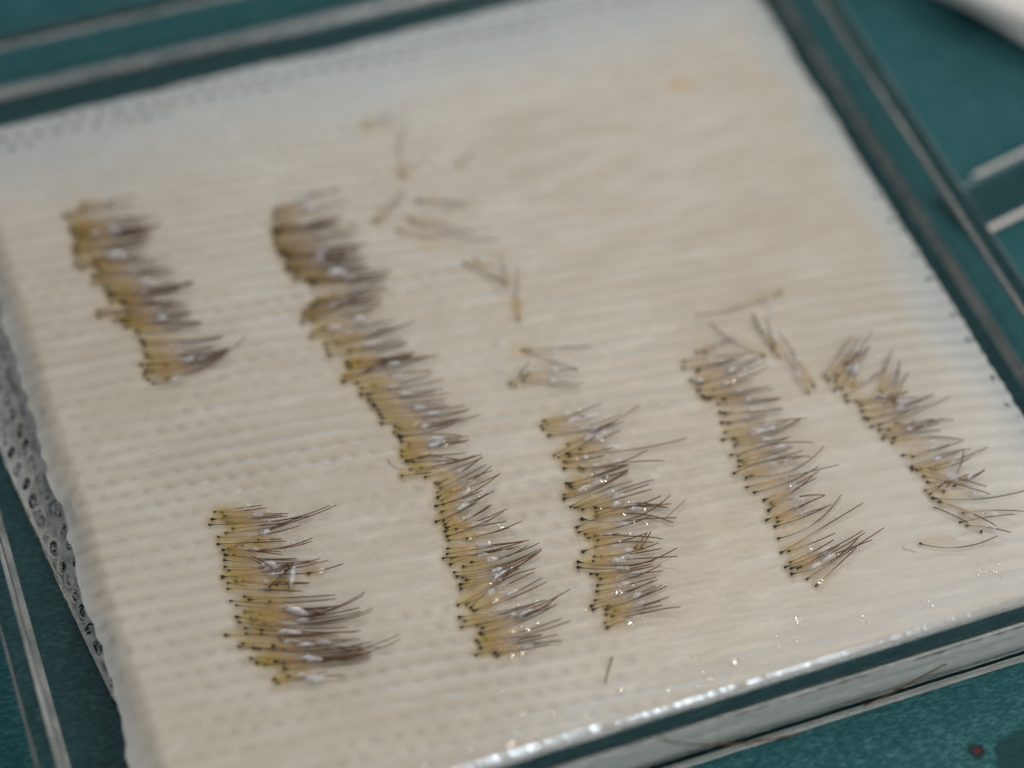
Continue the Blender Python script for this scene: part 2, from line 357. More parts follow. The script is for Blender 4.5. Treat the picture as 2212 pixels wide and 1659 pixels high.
# open-mesh layers showing along the left side
OUT = [(at(-60, 800, .1)), at(0, 968, .1), at(60, 1103, .1), at(144, 1291, .1), at(258, 1529, .1), at(312, 1659, .1), at(390, 1800, .1)]
OUT = [(p.y, p.x) for p in OUT][::-1]
oy = np.array([p[0] for p in OUT]); ox = np.array([p[1] for p in OUT])
SEC = [at(-70, 560, .18), at(0, 723, .18), at(134, 1111, .18), at(268, 1508, .18), at(330, 1659, .18)]
SEC = [(p.y, p.x) for p in SEC][::-1]; sy_ = np.array([p[0] for p in SEC]); sx_ = np.array([p[1] for p in SEC])
def mesh_sheet(name, ey, ex, width, z0, z1, ya, yb, seed, cov, lift):
    ny, nu = 900, 74
    N1, N2 = Noise(seed), Noise(seed + 1)
    yv = np.linspace(ya, yb, ny); uv = np.linspace(0, 1, nu); Yg, Ug = np.meshgrid(yv, uv, indexing='ij')
    e = np.interp(Yg, ey, ex) + .012 * N1(Yg * 3, Yg * 0) + .006 * N2(Yg * 11, Yg * 0)
    Xg = e + Ug * width; D = Ug * width
    Zg = z0 + (z1 - z0) * sstep(0, 1, Ug) + .012 * N1(Yg * 2.2, D * 5) + .006 * N2(Yg * 9, D * 9)
    holes = []
    op = np.zeros_like(Xg, bool); field = np.zeros_like(Xg)
    R = random.Random(seed)
    for c, d0 in enumerate((.075, .205, .335, .47)):
        yk = ya + R.random() * .1
        while yk < yb:
            yk += .165 + R.uniform(-.015, .03)
            d = d0 + R.uniform(-.012, .012); a = .058 * R.uniform(.55, 1.3); b = .039 * R.uniform(.55, 1.25) * (1 - .12 * c)
            holes.append((yk, d, a, b))
            q = ((Yg - yk - .6 * (D - d)) / a) ** 2 + ((D - d) / b) ** 2
            op |= q < 1; field = np.maximum(field, np.exp(-(q - 1) * .9))
    Zg = Zg + lift * .01 * np.clip(field, 0, 1)
    idx = np.arange(ny * nu).reshape(ny, nu); cell = op[:-1, :-1] | op[1:, 1:]
    Fq = np.stack([idx[:-1, :-1], idx[:-1, 1:], idx[1:, 1:], idx[1:, :-1]], -1)[~cell].tolist()
    C = np.clip(cov + .30 * N2(Yg * 14, D * 22) + .14 * np.exp(-(D / .018) ** 2) + .10 * np.clip(field, 0, 1) + .3 * sstep(.35, .6, D), .12, 1)
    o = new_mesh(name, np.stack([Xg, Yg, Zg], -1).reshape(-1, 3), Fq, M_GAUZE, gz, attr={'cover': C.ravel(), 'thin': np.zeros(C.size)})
    o.location = (-4.5, -4, 0)
    # fibres that curl round the openings and along the edge
    FV, FF = [], []
    def add(pts, r):
        v, f = tube(pts, [r] * len(pts), 3); b = len(FV); FV.extend(v); FF.extend([tuple(i + b for i in q) for q in f])
    def P(y, d, dz=.004):
        e = float(np.interp(y, ey, ex)); uu_ = min(max(d / width, 0), 1); s_ = uu_ * uu_ * (3 - 2 * uu_)
        return (e + d, y, z0 + (z1 - z0) * s_ + dz)
    for (yk, d, a, b) in holes:
        for q in range(13):
            a0 = R.uniform(0, 6.28); ln = R.uniform(1.2, 3.4); k_ = R.uniform(.35, 1.6); oy_ = R.uniform(-.01, .01); pts = []
            for i in range(8):
                t = a0 + ln * i / 7; dd = d + b * k_ * math.sin(t); pts.append(P(yk + .6 * (dd - d) + a * k_ * math.cos(t) + oy_, max(dd, -.008), .003 + R.uniform(0, .004)))
            add(pts, R.uniform(.0020, .0036))
        for _q in range(R.choice((1, 2, 3))):
            t = R.uniform(0, 3.1); pts = [P(yk + a * 1.1 * math.cos(t) * s, max(d + b * 1.1 * math.sin(t) * s, 0), .006) for s in (-1, -.5, 0, .5, 1)]
            add(pts, .0020)
    y = ya
    while y < yb:
        y += .035; d = R.choice((0.0, 0.0, .14, .27, .4)) + R.uniform(-.015, .02); ln = R.uniform(.2, .8)
        pts = [P(y + ln * i / 9, max(d + .02 * math.sin(i * .9 + y * 7) * R.uniform(.3, 1), -.01), R.uniform(.0, .012)) for i in range(10)]
        add(pts, R.uniform(.002, .0042))
    fo = new_mesh('loose_fibres', FV, FF, M_FIBRE, gz); fo.location = (-4.5, -4, 0); fo['kind'] = 'stuff'
M_FIBRE = mat_simple('gauze_fibre', (0.82, 0.84, 0.83), .5, .4, .9)
mesh_sheet('mesh_layer', oy, ox, .62, .06, .24, .9, 6.6, 41, .40, 1)
mesh_sheet('mesh_layer', sy_, sx_, .50, .16, .34, .75, 7.6, 47, .50, 1)

# ------------------------------------------------------------------ hair grafts
M_TIS2 = mat_tissue('browner_graft_tissue', (.62, .54, .50)); M_TIS, M_CAP, M_HAIR = mat_tissue(), mat_cap(), mat_hair()
M_BULB = mat_simple('dark_bulb', (0.006, 0.004, 0.004), .35, .5)
CR = {'c1': (500, 1240, .14467), 'c2': (540, 1480, .14467), 'c4': (1060, 1340, .18083), 'b1': (840, 880, .18083), 'b2': (960, 1120, .18083),
      'd1': (1320, 980, .18083), 'd2': (1400, 1260, .20494), 'e1': (1690, 700, .18083), 'e2': (1760, 980, .18083), 'e3': (1860, 1200, .18083),
      'f1': (2030, 800, .18083), 'f2': (2200, 1080, .18087), 'a1': (130, 460, .18083), 'a2': (220, 680, .18083), 'B1': (650, 450, .18083),
      'B2': (720, 660, .18083), 'l1': (880, 260, .19892), 'l2': (1080, 560, .25913)}
# one line per row and view: grafts split by '|', hairs by ';' : bulb x,y, tip x,y [, sag, weight]
DATA = '''
C c1 237,230,1060,118,0,.6|355,238,1130,158,.02|400,302,1505,262,0,1.4;375,350,1400,290,0,.6|190,358,1200,250|150,455,1940,290,.02|460,403,2220,120,.07|430,595,2330,118,.05;548,520,1500,420,0,.6|300,665,1720,460,.05|290,788,1470,735|710,815,1740,325,-.05;590,825,1500,440,-.03|985,712,1400,700,0,.8|845,880,1925,680,.06;850,885,1910,738,.05|375,885,1360,910;475,860,1400,972|520,888,1290,1235,0,1.5|415,970,1640,1030;570,980,1680,1060|400,1060,1870,1070,.04|410,1175,2000,1085,.03;480,1240,1590,1110,.03|365,1340,2190,1065,.03,1.3|1140,1560,1590,1110,0,1.6;1300,1490,1580,1120,0,1.2|1500,1540,1590,1110,0,1.2|590,1350,1850,1290,0,.9|1850,1290,2450,1124,.02,1.1|605,1435,1860,1460;470,1450,1700,1600|715,1425,1880,1455,0,1|460,1555,1750,1600
C c2 235,105,2050,65,.03|335,180,2080,190,.03;470,30,2040,0,.02|550,80,1900,20|905,115,1890,340,0,1.2;855,185,1880,350,0,1.4|345,380,2544,-49,.10,1.3|575,300,2070,190,.03;480,290,1900,250|580,410,2454,221,.04,1.4|740,330,2454,225,.05;660,445,2674,231,.08,1.4|380,470,2244,561,.03|820,500,2204,391|485,575,2404,641;760,600,2474,621|500,665,2084,701;760,675,2090,650|145,690,1900,660|440,840,2454,765;375,890,2300,780|625,910,2684,801,.05,1.2;705,930,2500,860|950,900,3124,691,.09,1.4|1075,750,2800,900;1110,800,2600,950|580,1090,2544,961;875,1110,2644,1061|680,1150,2600,1000,0,1.3|1000,1140,2644,1111;820,1200,2400,1080|1150,1200,2650,1000,.03,1.4;1160,1270,2500,1150|1220,1400,2204,1381|1040,1510,1900,1300;980,1450,1700,1380
B c4 300,138,1420,25,.01;290,212,1340,40,0,.6|235,270,1340,45,.03,1.2;355,268,1300,100,.02,.6|335,355,1195,140,-.04,1.5|625,328,1560,60,.05;515,388,1390,100,.07|390,465,1480,180,.06|425,520,1530,155,.06;505,535,1590,140,.07|555,570,1290,410|470,632,1590,165,.07,1.5|480,690,1290,408,.03|440,915,1580,140,.03,1.5|620,950,1510,412,-.09,1.7;555,900,1490,460,0|655,990,1600,540;660,995,1660,595|455,1080,1650,845,.03,1.2;530,1135,1500,910,.02|490,1220,1990,695,.05,1.1|700,1190,1730,905,.03;770,1230,1750,935|745,1300,1870,755,.06,1.3;780,1325,1800,900,.04|825,1378,1870,1100|690,1400,1990,1130,.05;730,1435,1600,1320|750,1505,1600,1330|690,1600,1810,1320|980,1615,1880,1410,-.05,1.2;940,1570,1700,1450
B b2 870,1240,1700,1070,.03,.7|215,15,1000,130,0,.7|222,78,1100,38,.02|275,145,620,60,0,1;305,152,600,80,0,1.2|375,163,1010,128|480,243,1320,55,.04,1.2;335,265,1240,70,.03|420,295,700,240,0,.5|220,350,620,310,0,.9|545,370,1330,100,.03|680,450,1325,90,.06|750,525,1385,200,.01,1.5;725,465,1300,120,.02|715,650,1470,280,-.04,1.5;715,580,1300,330,0,.5|770,688,1460,215,.02;890,575,1580,320,.04|685,770,1550,340,.06;790,745,1330,555,.02|770,850,1490,565,.02|690,985,1400,590|815,1025,1420,600,-.03;790,975,1260,720,0,.6|835,1065,1460,755,.04,1.3;840,1068,1430,750,.05|815,1118,1670,810,.02|970,1090,1660,980,.01|840,1185,1620,850,.04|1115,1215,1870,975,.04
B b1 480,690,1500,620,.02,.9;500,720,1480,670,.03,.8|115,120,1020,30,.02|155,125,1040,10,.03;280,120,1020,40,.03,1.2|155,180,1390,20,.02|110,300,700,120|68,385,620,150,-.02|265,400,1290,240,-.04|490,435,1290,280,.05,1.1|325,470,1450,350,.05;315,560,1080,440|415,555,1450,480,.03|420,630,1330,520,.03;425,635,1540,540,.02|555,775,1540,715,.02;580,830,1760,715,.02|615,885,1810,770,.03|600,960,1820,770,.04|790,995,1700,890,.02,1.2|845,1030,1960,835,.05,1.4|780,1075,1700,890,.03|835,1120,1610,960,.06,1.1|860,1155,1700,1130,-.04,1.2|880,1210,1800,1135;990,1245,1680,1185|980,1290,1820,1185,.02|880,1340,1770,1215
B B2 250,640,1200,430,.03,1;300,720,1150,560,.03,.9|350,760,1150,640,.02,1;330,920,1300,760,.04,.9|390,470,1100,350;450,470,1340,310|290,560,1380,130,.05|330,580,1270,510,0,1.6|210,700,1130,360,.03,1.2;190,640,1000,420|170,790,900,500|430,880,1270,510,.03,1.5|520,850,1460,760|290,990,1400,820|490,1080,1640,800,.02|640,1050,1740,770,.03,1.3|690,1080,1560,830,.03|510,1160,1550,1010;545,1235,1630,1050|830,1170,1550,1015,0,1.2|780,1335,1620,1060;825,1340,1720,1180,.02|950,1335,1720,1210,.02,1.2|825,1400,2050,1240|770,1515,1900,1260|735,1595,1400,1340
B B1 200,380,840,130;220,400,1100,80|190,480,1090,300|170,520,1200,260|160,640,1100,500,.03,1.7|200,700,1090,510,.03,1.6|190,760,1320,620;180,830,1300,740|220,900,1350,640|300,950,1450,850,.03,1.5|230,970,1330,960,.04,1.7|320,1000,1350,950,.04,1.7|390,1080,1340,980,.05,1.8|330,1190,1450,1050;380,1240,1440,1060|470,1230,1500,1160,.02,1.3|490,1310,1480,1170|440,1350,1750,1240|630,1350,1700,1300,.02,1.4|700,1400,1780,1250,.02,1.4;690,1450,1720,1470|250,620,1000,560,0,1.5|210,860,1200,900|350,1150,1400,1100,0,1.4
A a1 560,1240,1600,1130,.03,.9;620,1270,1500,1200,.02,.9|420,265,1160,130,.03|390,330,860,230|170,420,1100,260|270,480,1180,440;260,570,1250,530|380,540,1400,430|260,620,1500,540,.03,1.2|370,620,1500,545,.04,1.7|380,740,1350,690;350,780,1340,620|310,870,1340,720,.02,1.3|340,910,1280,750,.02,1.7|360,1000,1280,790|310,1080,1210,900|400,1140,1290,950|590,1020,1420,1030,.03,1.6|580,1110,1650,980,.02|640,1150,1640,1120;680,1190,1700,1180|690,1340,1930,1330,.05,1.1|560,1360,1700,1190,.03|300,700,1300,600,.02,1.6|450,680,1350,560,.02,1.6
A a2 240,200,1440,100,.06,1.2;330,270,1420,130,.06|265,300,1430,110,.08,1.5|330,320,1300,170;315,400,1250,240|440,380,1310,380,.02,1.4|490,390,1140,410,0,1.7|140,600,800,480;130,520,760,430|380,550,1390,450;545,560,1300,400|355,650,1440,530|450,630,1440,530,.02,1.4|495,660,1540,660|555,680,1550,680,.02,1.2|525,745,1400,560|660,780,1550,690,.03;695,820,1560,695|715,915,1850,860|750,950,1850,880,.02|775,1000,1820,900,.02|780,1100,1740,1000,.02,1.3|850,1155,1700,1030;800,1140,1750,1070|720,1255,1950,1020,.04|820,1260,1900,1050,.04|785,1330,1940,1030,.06;880,1340,1850,1090|1060,1260,1750,1150|770,1390,1900,1060,.05|820,1465,1950,1020,.08,1.2|890,1515,1950,1020,.10,1.4;1075,1450,2170,860,.09
D d1 180,370,990,115,.04;235,405,750,300,0,.5|170,485,1500,150,.12,.7;150,440,1250,280,.08,.6|250,570,1290,385,.03|515,690,1200,355,.02,1.2|325,845,1200,355,.0,.8;385,875,1100,490,0,.7|680,765,1240,500,0,1.1|500,820,2160,605,.04,1.1;535,860,1130,740,.01|460,930,1010,845;510,945,1010,850|460,1025,1350,970,.02|670,1015,1610,768,.08,1.1;715,1040,1850,920,-.03,.8|490,1230,1360,970,.03,1.2;535,1240,1350,970,0,1.3|550,1280,1350,1040,.02;590,1310,1340,1060,-.02,1.2|465,1390,1350,1040,.06,1.2|455,1445,1340,1070,.05,1.3|550,1555,1390,1205,-.04;610,1565,1700,1180,-.02|655,1560,1630,1245,.0;715,1590,1670,1310,0|890,1565,1800,1400,.08,1.5;895,1568,1940,1515,.0,1.1|900,1625,1870,1565,-.09,1.4
D d2 410,115,1280,15,-.06,1.1|230,150,1308,-136,.14,1.3|170,255,1345,200,-.12,1.2|195,315,1390,140,-.04|275,335,1065,125,.03,1.3|390,352,800,350,0,1;315,382,700,330,0,.6|430,410,1215,395,-.05|400,483,1030,320,.03|245,550,1105,440,-.06,1.2|885,500,1030,320,0,.8;955,500,1075,305,0,.9|385,610,1170,440,.05;470,612,1205,510,.02|370,668,1395,607,.0|185,672,1110,660,.06,1.2|185,740,1390,505,.09,1.5|340,820,1080,700,.02|415,832,1105,725,.02,1.2|425,960,1195,710,.05;460,880,1220,780,0,.7|415,1032,1135,860,.01,1.4|395,1140,1155,890,.02|345,1210,1100,900,.02,1.2;370,1252,1130,970,.02|550,1220,1270,965,.03,1.5;530,1250,1210,950,.04|640,1260,1290,1100,.03|530,1310,1185,1150;600,1335,1210,1200|540,1472,1435,1220,-.05,1.4;520,1410,1000,1280,0,.6
E e1 350,975,760,820,-.03;240,980,700,800,-.03|60,1100,1000,980,.0;50,1190,760,1080|270,1190,900,1010,0,.8;245,1240,800,1080|160,1365,1080,1060,.0,.7|230,1400,1200,1120,.02;300,1410,1090,1060,.03,1.2|260,1500,1010,1350,.02,1.3|470,1480,1240,1170,.03|310,1575,1250,1440,.03|345,1605,1180,1460;405,1615,1300,1480,.02|610,1615,1400,1600
E e2 220,72,1000,70,.02;150,138,960,90,.02|170,250,1010,200;235,268,1050,210|195,397,820,265;285,403,820,310,.02|245,530,1380,335,-.03,1.2|210,632,1110,375,.02|355,615,1280,340,.06|415,655,1290,345,.08,1.1|378,705,1150,590,.02|325,842,1100,610,.02,1.1|425,852,1470,675,-.07,.9|435,920,1140,710,.0;495,940,1180,730,.02|430,1000,1320,780,.02,.7|365,1093,1430,860,-.06,1|535,1155,1300,870,-.03|600,1130,1605,725,.13,1.1|540,1285,1810,975,.0,.8|645,1355,1530,1000,.05,1.2|780,1460,1540,1060,.02;875,1495,1500,1155,.0|895,1535,1455,1130,.02|840,1605,1620,1395,-.09,1.4
E e3 260,520,1070,180,.0|410,488,940,225,.02,1.1|415,545,1160,308,.01;375,608,1100,330,.03|425,772,1290,168,.11,1.2|465,968,1595,282,.0,1.2|565,948,1205,700,.02|590,1100,1190,790,.02,1.1|518,1168,1590,665,.03;600,1185,1620,690,.04|735,1168,1720,790,.0;690,1185,1265,870,0|605,1262,1525,760,.10,1.5|820,1330,1880,625,.0,1.1|945,1422,1500,900,.0,1
F f1 130,755,510,200,-.03;170,810,600,220|285,740,780,130,.03|415,580,760,330,.02,1.4|270,820,600,420,0;255,945,740,350,.02|355,920,680,420,0,1.2|515,870,550,700,0,1.2|405,1025,1000,600,.02|430,1095,1260,980,.02|890,960,1050,390,-.05,1.4|850,1025,1150,530,.12|560,1105,1400,1040;615,1150,1280,960,.0,1.2|965,1140,1150,540,.06|1075,1105,1280,690,-.04,1.4|635,1230,1630,1000,.04|660,1325,1560,1140,.03|715,1345,1630,1000,.02,1.4|870,1420,1850,1030,.03;760,1450,1400,1170,.02|870,1490,1620,1340|1000,1490,1750,1340,.02|1110,1400,1900,1350|940,1570,1700,1400;920,1615,1560,1420,.02|1070,1610,1720,1500,-.04
F f2 110,122,1100,85,-.06,1.3|250,292,900,140;390,312,1060,100,.02|372,452,1190,200,-.04;385,488,1030,250,-.02,1.1|450,495,1410,725,-.02,1.1|630,475,1430,180,.02,1.1|695,490,1200,320,.05|510,480,900,380,0,.7|545,580,1460,830,-.02,.7;595,660,1380,490,.10|570,775,1180,550,0,.6|630,825,860,640,.02,1.1|815,790,900,680,0,1.5|965,712,1390,490,.05,.9|665,882,1930,780,.05,1.2|760,930,1540,1260,-.03,1|1090,1085,1930,1065,-.03,.6;1045,1215,1800,1105,-.02,.7|1140,1260,1750,1355,-.03,1|500,1508,1560,1400,.10,1
L e1 1400,150,210,470,.05,1.2|1305,880,1020,440,.05,1.2;1290,940,1000,430,.08,1.1|1375,1030,1190,490,.02,1.4|1165,1020,420,560,.07,1.3|1780,1520,1440,1010,-.02,1.3|1855,1440,1360,690,-.02,1.3
L l1 620,900,660,250,-.12,1;610,880,900,690,-.05,.6|300,1450,640,1040,.10,1;280,1440,560,1100,.05,.7|700,1440,1840,1704,.05,1;720,1450,1500,1600,-.04,.7|800,1190,1550,1170,.08,1;830,1210,1400,1250,-.05,.6|1320,740,1500,560,.06,.9|150,260,560,170,-.08,.5|560,1580,1180,1640,.06,.7
L l2 400,330,690,570,0,1.3;290,360,690,560,.02,1.2|690,560,640,290,0,1.2|810,900,800,400,.02,1.2|850,1200,1380,1385,.02,1.3;905,1190,1520,1165,.0,1|860,1455,1440,1525,.02,1;850,1495,1400,1555,.02,1|900,1430,1390,1390,-.03,1|730,1525,925,1310,.0,1;780,1540,850,1400,0,.8
'''
K = 2212 / 2548
NOBULB = set()
grafts = []
for line in DATA.strip().splitlines():
    row, cr, body = line.split(' ', 2); ox_, oy_, sc_ = CR[cr]
    for g in body.split('|'):
        hs = []
        for h in g.split(';'):
            q = [float(v) for v in h.split(',')]; q += [rnd.uniform(-.01, .04), 1.0][len(q) - 4:] if len(q) < 6 else []
            hs.append(((ox_ + q[0] * sc_) * K, (oy_ + q[1] * sc_) * K, (ox_ + q[2] * sc_) * K, (oy_ + q[3] * sc_) * K, q[4], q[5]))
        grafts.append((row, hs))

# where the photo shows sheaves of hair too soft to part, each heavy hair is two fine ones
for gi, (row, hs) in enumerate(grafts):
    if row in 'ABC' and len(hs) < 3:
        out = []
        for h in hs:
            if h[5] > 1.25 and (h[1] < 690 or row == 'C'):
                if h[1] < 690: out.append((h[0] + rnd.uniform(-6, 14), h[1] + rnd.uniform(-10, 10), h[2] + rnd.uniform(-40, 4), h[3] + rnd.uniform(-16, 16), h[4] + rnd.uniform(-.05, .05), .6))
                out.append(h[:5] + (.85,)); out.append((h[0] + rnd.uniform(-3, 5), h[1] + rnd.uniform(-7, 7), h[2] + rnd.uniform(-22, 8), h[3] + rnd.uniform(-9, 9), h[4] + rnd.uniform(-.03, .03), .8))
            else: out.append(h[:5] + (min(h[5], 1.2 if row != 'L' else .85),))
        grafts[gi] = (row, out)
    elif row == 'L': grafts[gi] = (row, [h[:5] + (h[5] * .7,) for h in hs])
# neighbours lying on one another are one graft
i = 1
while i < len(grafts) and len(grafts) > 296:
    (ra, ha), (rb, hb) = grafts[i - 1], grafts[i]
    if ra == rb and ra in 'ABC' and len(ha) + len(hb) <= 3 and math.hypot(ha[0][0] - hb[0][0], ha[0][1] - hb[0][1]) < 17: grafts[i - 1] = (ra, ha + hb); del grafts[i]
    i += 1

def surf(px, py, lift):
    p = at(px, py, ZG)
    for _ in range(2): p = at(px, py, gz_z(p.x, p.y) + lift)
    return p

def hair_geom(h, lift0, lift1, org, n=14):
    bx, by, tx, ty, sag, wt = h
    L = math.hypot(tx - bx, ty - by); nxp, nyp = -(ty - by) / L, (tx - bx) / L
    if tx < bx: nxp, nyp = -nxp, -nyp
    mx, my = (bx + tx) / 2 + nxp * sag * L * 2, (by + ty) / 2 + nyp * sag * L * 2
    pts, rad, al = [], [], []
    for i in range(n):
        t = i / (n - 1)
        x = (1 - t) ** 2 * bx + 2 * t * (1 - t) * mx + t * t * tx; y = (1 - t) ** 2 * by + 2 * t * (1 - t) * my + t * t * ty
        pts.append(surf(x, y, lift0 + (lift1 - lift0) * t * t) - org)
        r = .0031 + .0021 * min(1, max(0, (t - .42) / .12))
        if t > .9: r *= 1 - .25 * (t - .9) / .1
        rad.append(r * (.70 + .32 * wt)); al.append(t)
    v, f = tube(pts, rad, 5)
    return pts, v, f, [a for a in al for _ in range(5)]

def blob(p0, p1, w0, w1, hgt, name, mat, parent, fat, ts=None, seed=0):
    """flat lumpy body between two points (parent space), thickness attribute fades to its rim"""
    R = random.Random(seed); nl, nc = 11, 9
    p0 = Vector(p0); p1 = Vector(p1); d = p1 - p0; L = d.length; dx = d.normalized(); s = Vector((-dx.y, dx.x, 0)).normalized()
    V, Fc, al, th = [], [], [], []; jl = [R.uniform(.8, 1.2) for _ in range(nl)]; jr = [R.uniform(.8, 1.2) for _ in range(nl)]
    for i in range(nl):
        t = i / (nl - 1); ww = (w0 + (w1 - w0) * t) * math.sin(math.pi * min(max(.06 + .88 * t, 0), 1)) ** .45
        for k in range(nc):
            c = -1 + 2 * k / (nc - 1); off = c * ww * (jl[i] if c < 0 else jr[i])
            e = (1 - c * c); tt = max(0, math.sin(math.pi * t)) ** .5
            V.append(p0 + dx * (L * t) + s * off + Vector((0, 0, hgt * math.sqrt(max(e, 0)) * tt)))
            al.append(t); th.append((e ** 1.5) * min(1, 1.25 * tt))
    for i in range(nl - 1):
        for k in range(nc - 1): a = i * nc + k; Fc.append((a, a + nc, a + nc + 1, a + 1))
    return new_mesh(name, V, Fc, mat, parent, attr={'along': al, 'thick': th, 'fat': [fat] * len(V)})

BV, BF = tube([(0, 0, 0), (.003, 0, 0), (.010, 0, 0), (.020, 0, 0), (.032, 0, 0), (.048, 0, 0)], [.003, .0090, .0118, .0090, .0052, .0030], 8)
bulb_me = bpy.data.meshes.new('root_bulb'); bulb_me.from_pydata([tuple(v) for v in BV], [], BF)
bulb_me.polygons.foreach_set('use_smooth', [True] * len(bulb_me.polygons)); bulb_me.materials.append(M_BULB)

ORD1 = ['', 'first', 'second', 'third', 'fourth', 'fifth', 'sixth', 'seventh', 'eighth', 'ninth', 'tenth', 'eleventh', 'twelfth', 'thirteenth',
        'fourteenth', 'fifteenth', 'sixteenth', 'seventeenth', 'eighteenth', 'nineteenth']
TENS = ['', '', 'twenty', 'thirty', 'forty', 'fifty', 'sixty', 'seventy', 'eighty', 'ninety']; TENTH = ['', '', 'twentieth', 'thirtieth', 'fortieth', 'fiftieth', 'sixtieth', 'seventieth', 'eightieth', 'ninetieth']
def ordinal(n):
    if n >= 100: return 'hundred and ' + ordinal(n - 100) if n > 100 else 'hundredth'
    if n < 20: return ORD1[n]
    return TENTH[n // 10] if n % 10 == 0 else TENS[n // 10] + '-' + ORD1[n % 10]
ROWN = {'A': 'far left row', 'B': 'longest row', 'C': 'lower left cluster',
        'D': 'middle row', 'E': 'second row from the right', 'F': 'rightmost row', 'L': 'scattered loose ones'}
FATR = {'A': (.75, 1), 'B': (.6, 1), 'C': (.7, 1), 'D': (.5, .9), 'E': (.25, .75), 'F': (.2, .7), 'L': (.2, .6)}
placed = []
for row in 'ABCDEFL':
    rows = [g[1] for g in grafts if g[0] == row]
    rows.sort(key=lambda hs: -np.mean([h[1] for h in hs]))
    for i, hs in enumerate(rows):
        bx = np.mean([h[0] for h in hs]); by = np.mean([h[1] for h in hs]); tx = np.mean([h[2] for h in hs]); ty = np.mean([h[3] for h in hs])
        org = surf(bx, by, 0.0)
        g = empty('hair_graft', org)
        L = math.hypot(tx - bx, ty - by); cnt = ['single-haired', 'two-haired', 'three-haired', 'four-haired'][min(len(hs), 4) - 1]
        ln = 'long' if L > 165 else ('short' if L < 85 else '')
        lab = (ln + ' ' + cnt + ' hair graft, ' + ordinal(i + 1) + ' from the near end of the ' + ROWN[row]).strip()
        if row == 'L': lab = (ln + ' ' + cnt + ' stray graft between the rows, ' + ordinal(i + 1) + ' from the near wall').strip()
        tag(g, lab, 'hair graft', 'hair grafts laid out on the wet gauze')
        l0 = rnd.uniform(.012, .03)
        for h in hs:
            lh = rnd.uniform(.03, .10)
            pts, v, f, al = hair_geom(h, l0, lh, org)
            ho = new_mesh('hair', v, f, M_HAIR, g, attr={'along': al})
            b = bpy.data.objects.new('root_bulb', bulb_me); COL.objects.link(b); b.parent = ho
            b.location = Vector(pts[0]); d = (Vector(pts[1]) - Vector(pts[0])).normalized()
            b.rotation_euler = d.to_track_quat('X', 'Z').to_euler(); sc = (.62 + .42 * h[5]) * rnd.uniform(.85, 1.15)
            b.scale = (sc * 1.0, sc, sc); b.location -= d * .012
        fat = rnd.uniform(*FATR[row])
        ux, uy = (tx - bx) / L, (ty - by) / L
        ex = rnd.uniform(.50, .62); tl = min(L * ex, 118)
        a = surf(bx - ux * 12, by - uy * 12, .006) - org; c = surf(bx + ux * tl, by + uy * tl, .010) - org
        spread = .03 + .5 * max((Vector(surf(h[0], h[1], 0)) - org).length for h in hs)
        blob(a, c, spread + rnd.uniform(.035, .065), .045 + rnd.uniform(0, .02), rnd.uniform(.02, .034), 'tissue', M_TIS2 if (row in 'AB' and by < 700 and (row == 'B' or i % 2)) else M_TIS, g, fat, seed=i); placed.append((bx, by, tx, ty, g, org))
        if L > 70 and rnd.random() < .8:
            a = surf(bx + ux * tl * .72, by + uy * tl * .72, .022) - org; c = surf(bx + ux * tl * 1.12, by + uy * tl * 1.12, .022) - org
            blob(a, c, rnd.uniform(.022, .042), rnd.uniform(.016, .028), rnd.uniform(.025, .045), 'skin_cap', M_CAP, g, rnd.choice((.3, .45, .6, 1)), seed=i + 7)

# the few large pale flaps of skin, each on the graft it belongs to
for n_, (x_, y_, ln_, w_) in enumerate(((250, 552, 46, .060), (350, 692, 34, .032), (205, 508, 26, .03), (728, 592, 50, .075), (722, 710, 40, .035), (775, 690, 34, .035), (690, 560, 26, .04), (850, 790, 34, .03),
        (940, 952, 46, .034), (1000, 1098, 34, .035), (1062, 1212, 32, .036), (1060, 1282, 24, .03), (640, 1322, 50, .045), (618, 1368, 44, .03), (680, 1468, 56, .045), (632, 1245, 50, .04), (380, 822, 34, .024),
        (1330, 1092, 26, .035), (1262, 1058, 40, .028), (1240, 910, 40, .028), (1300, 942, 44, .03), (1510, 826, 26, .03), (1640, 936, 44, .028), (1790, 1208, 40, .028), (1848, 798, 26, .04), (1762, 1225, 34, .03), (1660, 652, 34, .026), (1718, 1080, 22, .02))):
    b_ = min(placed, key=lambda q: math.hypot(q[0] * .45 + q[2] * .55 - x_, q[1] * .45 + q[3] * .55 - y_)); dx_, dy_ = b_[2] - b_[0], b_[3] - b_[1]; L = math.hypot(dx_, dy_)
    p0 = surf(x_ - dx_ / L * ln_ / 2, y_ - dy_ / L * ln_ / 2, .045) - b_[5]; p1 = surf(x_ + dx_ / L * ln_ / 2, y_ + dy_ / L * ln_ / 2, .045) - b_[5]
    blob(p0, p1, w_, w_ * .8, .05, 'skin_cap', M_CAP, b_[4], 1.0, seed=90 + n_)

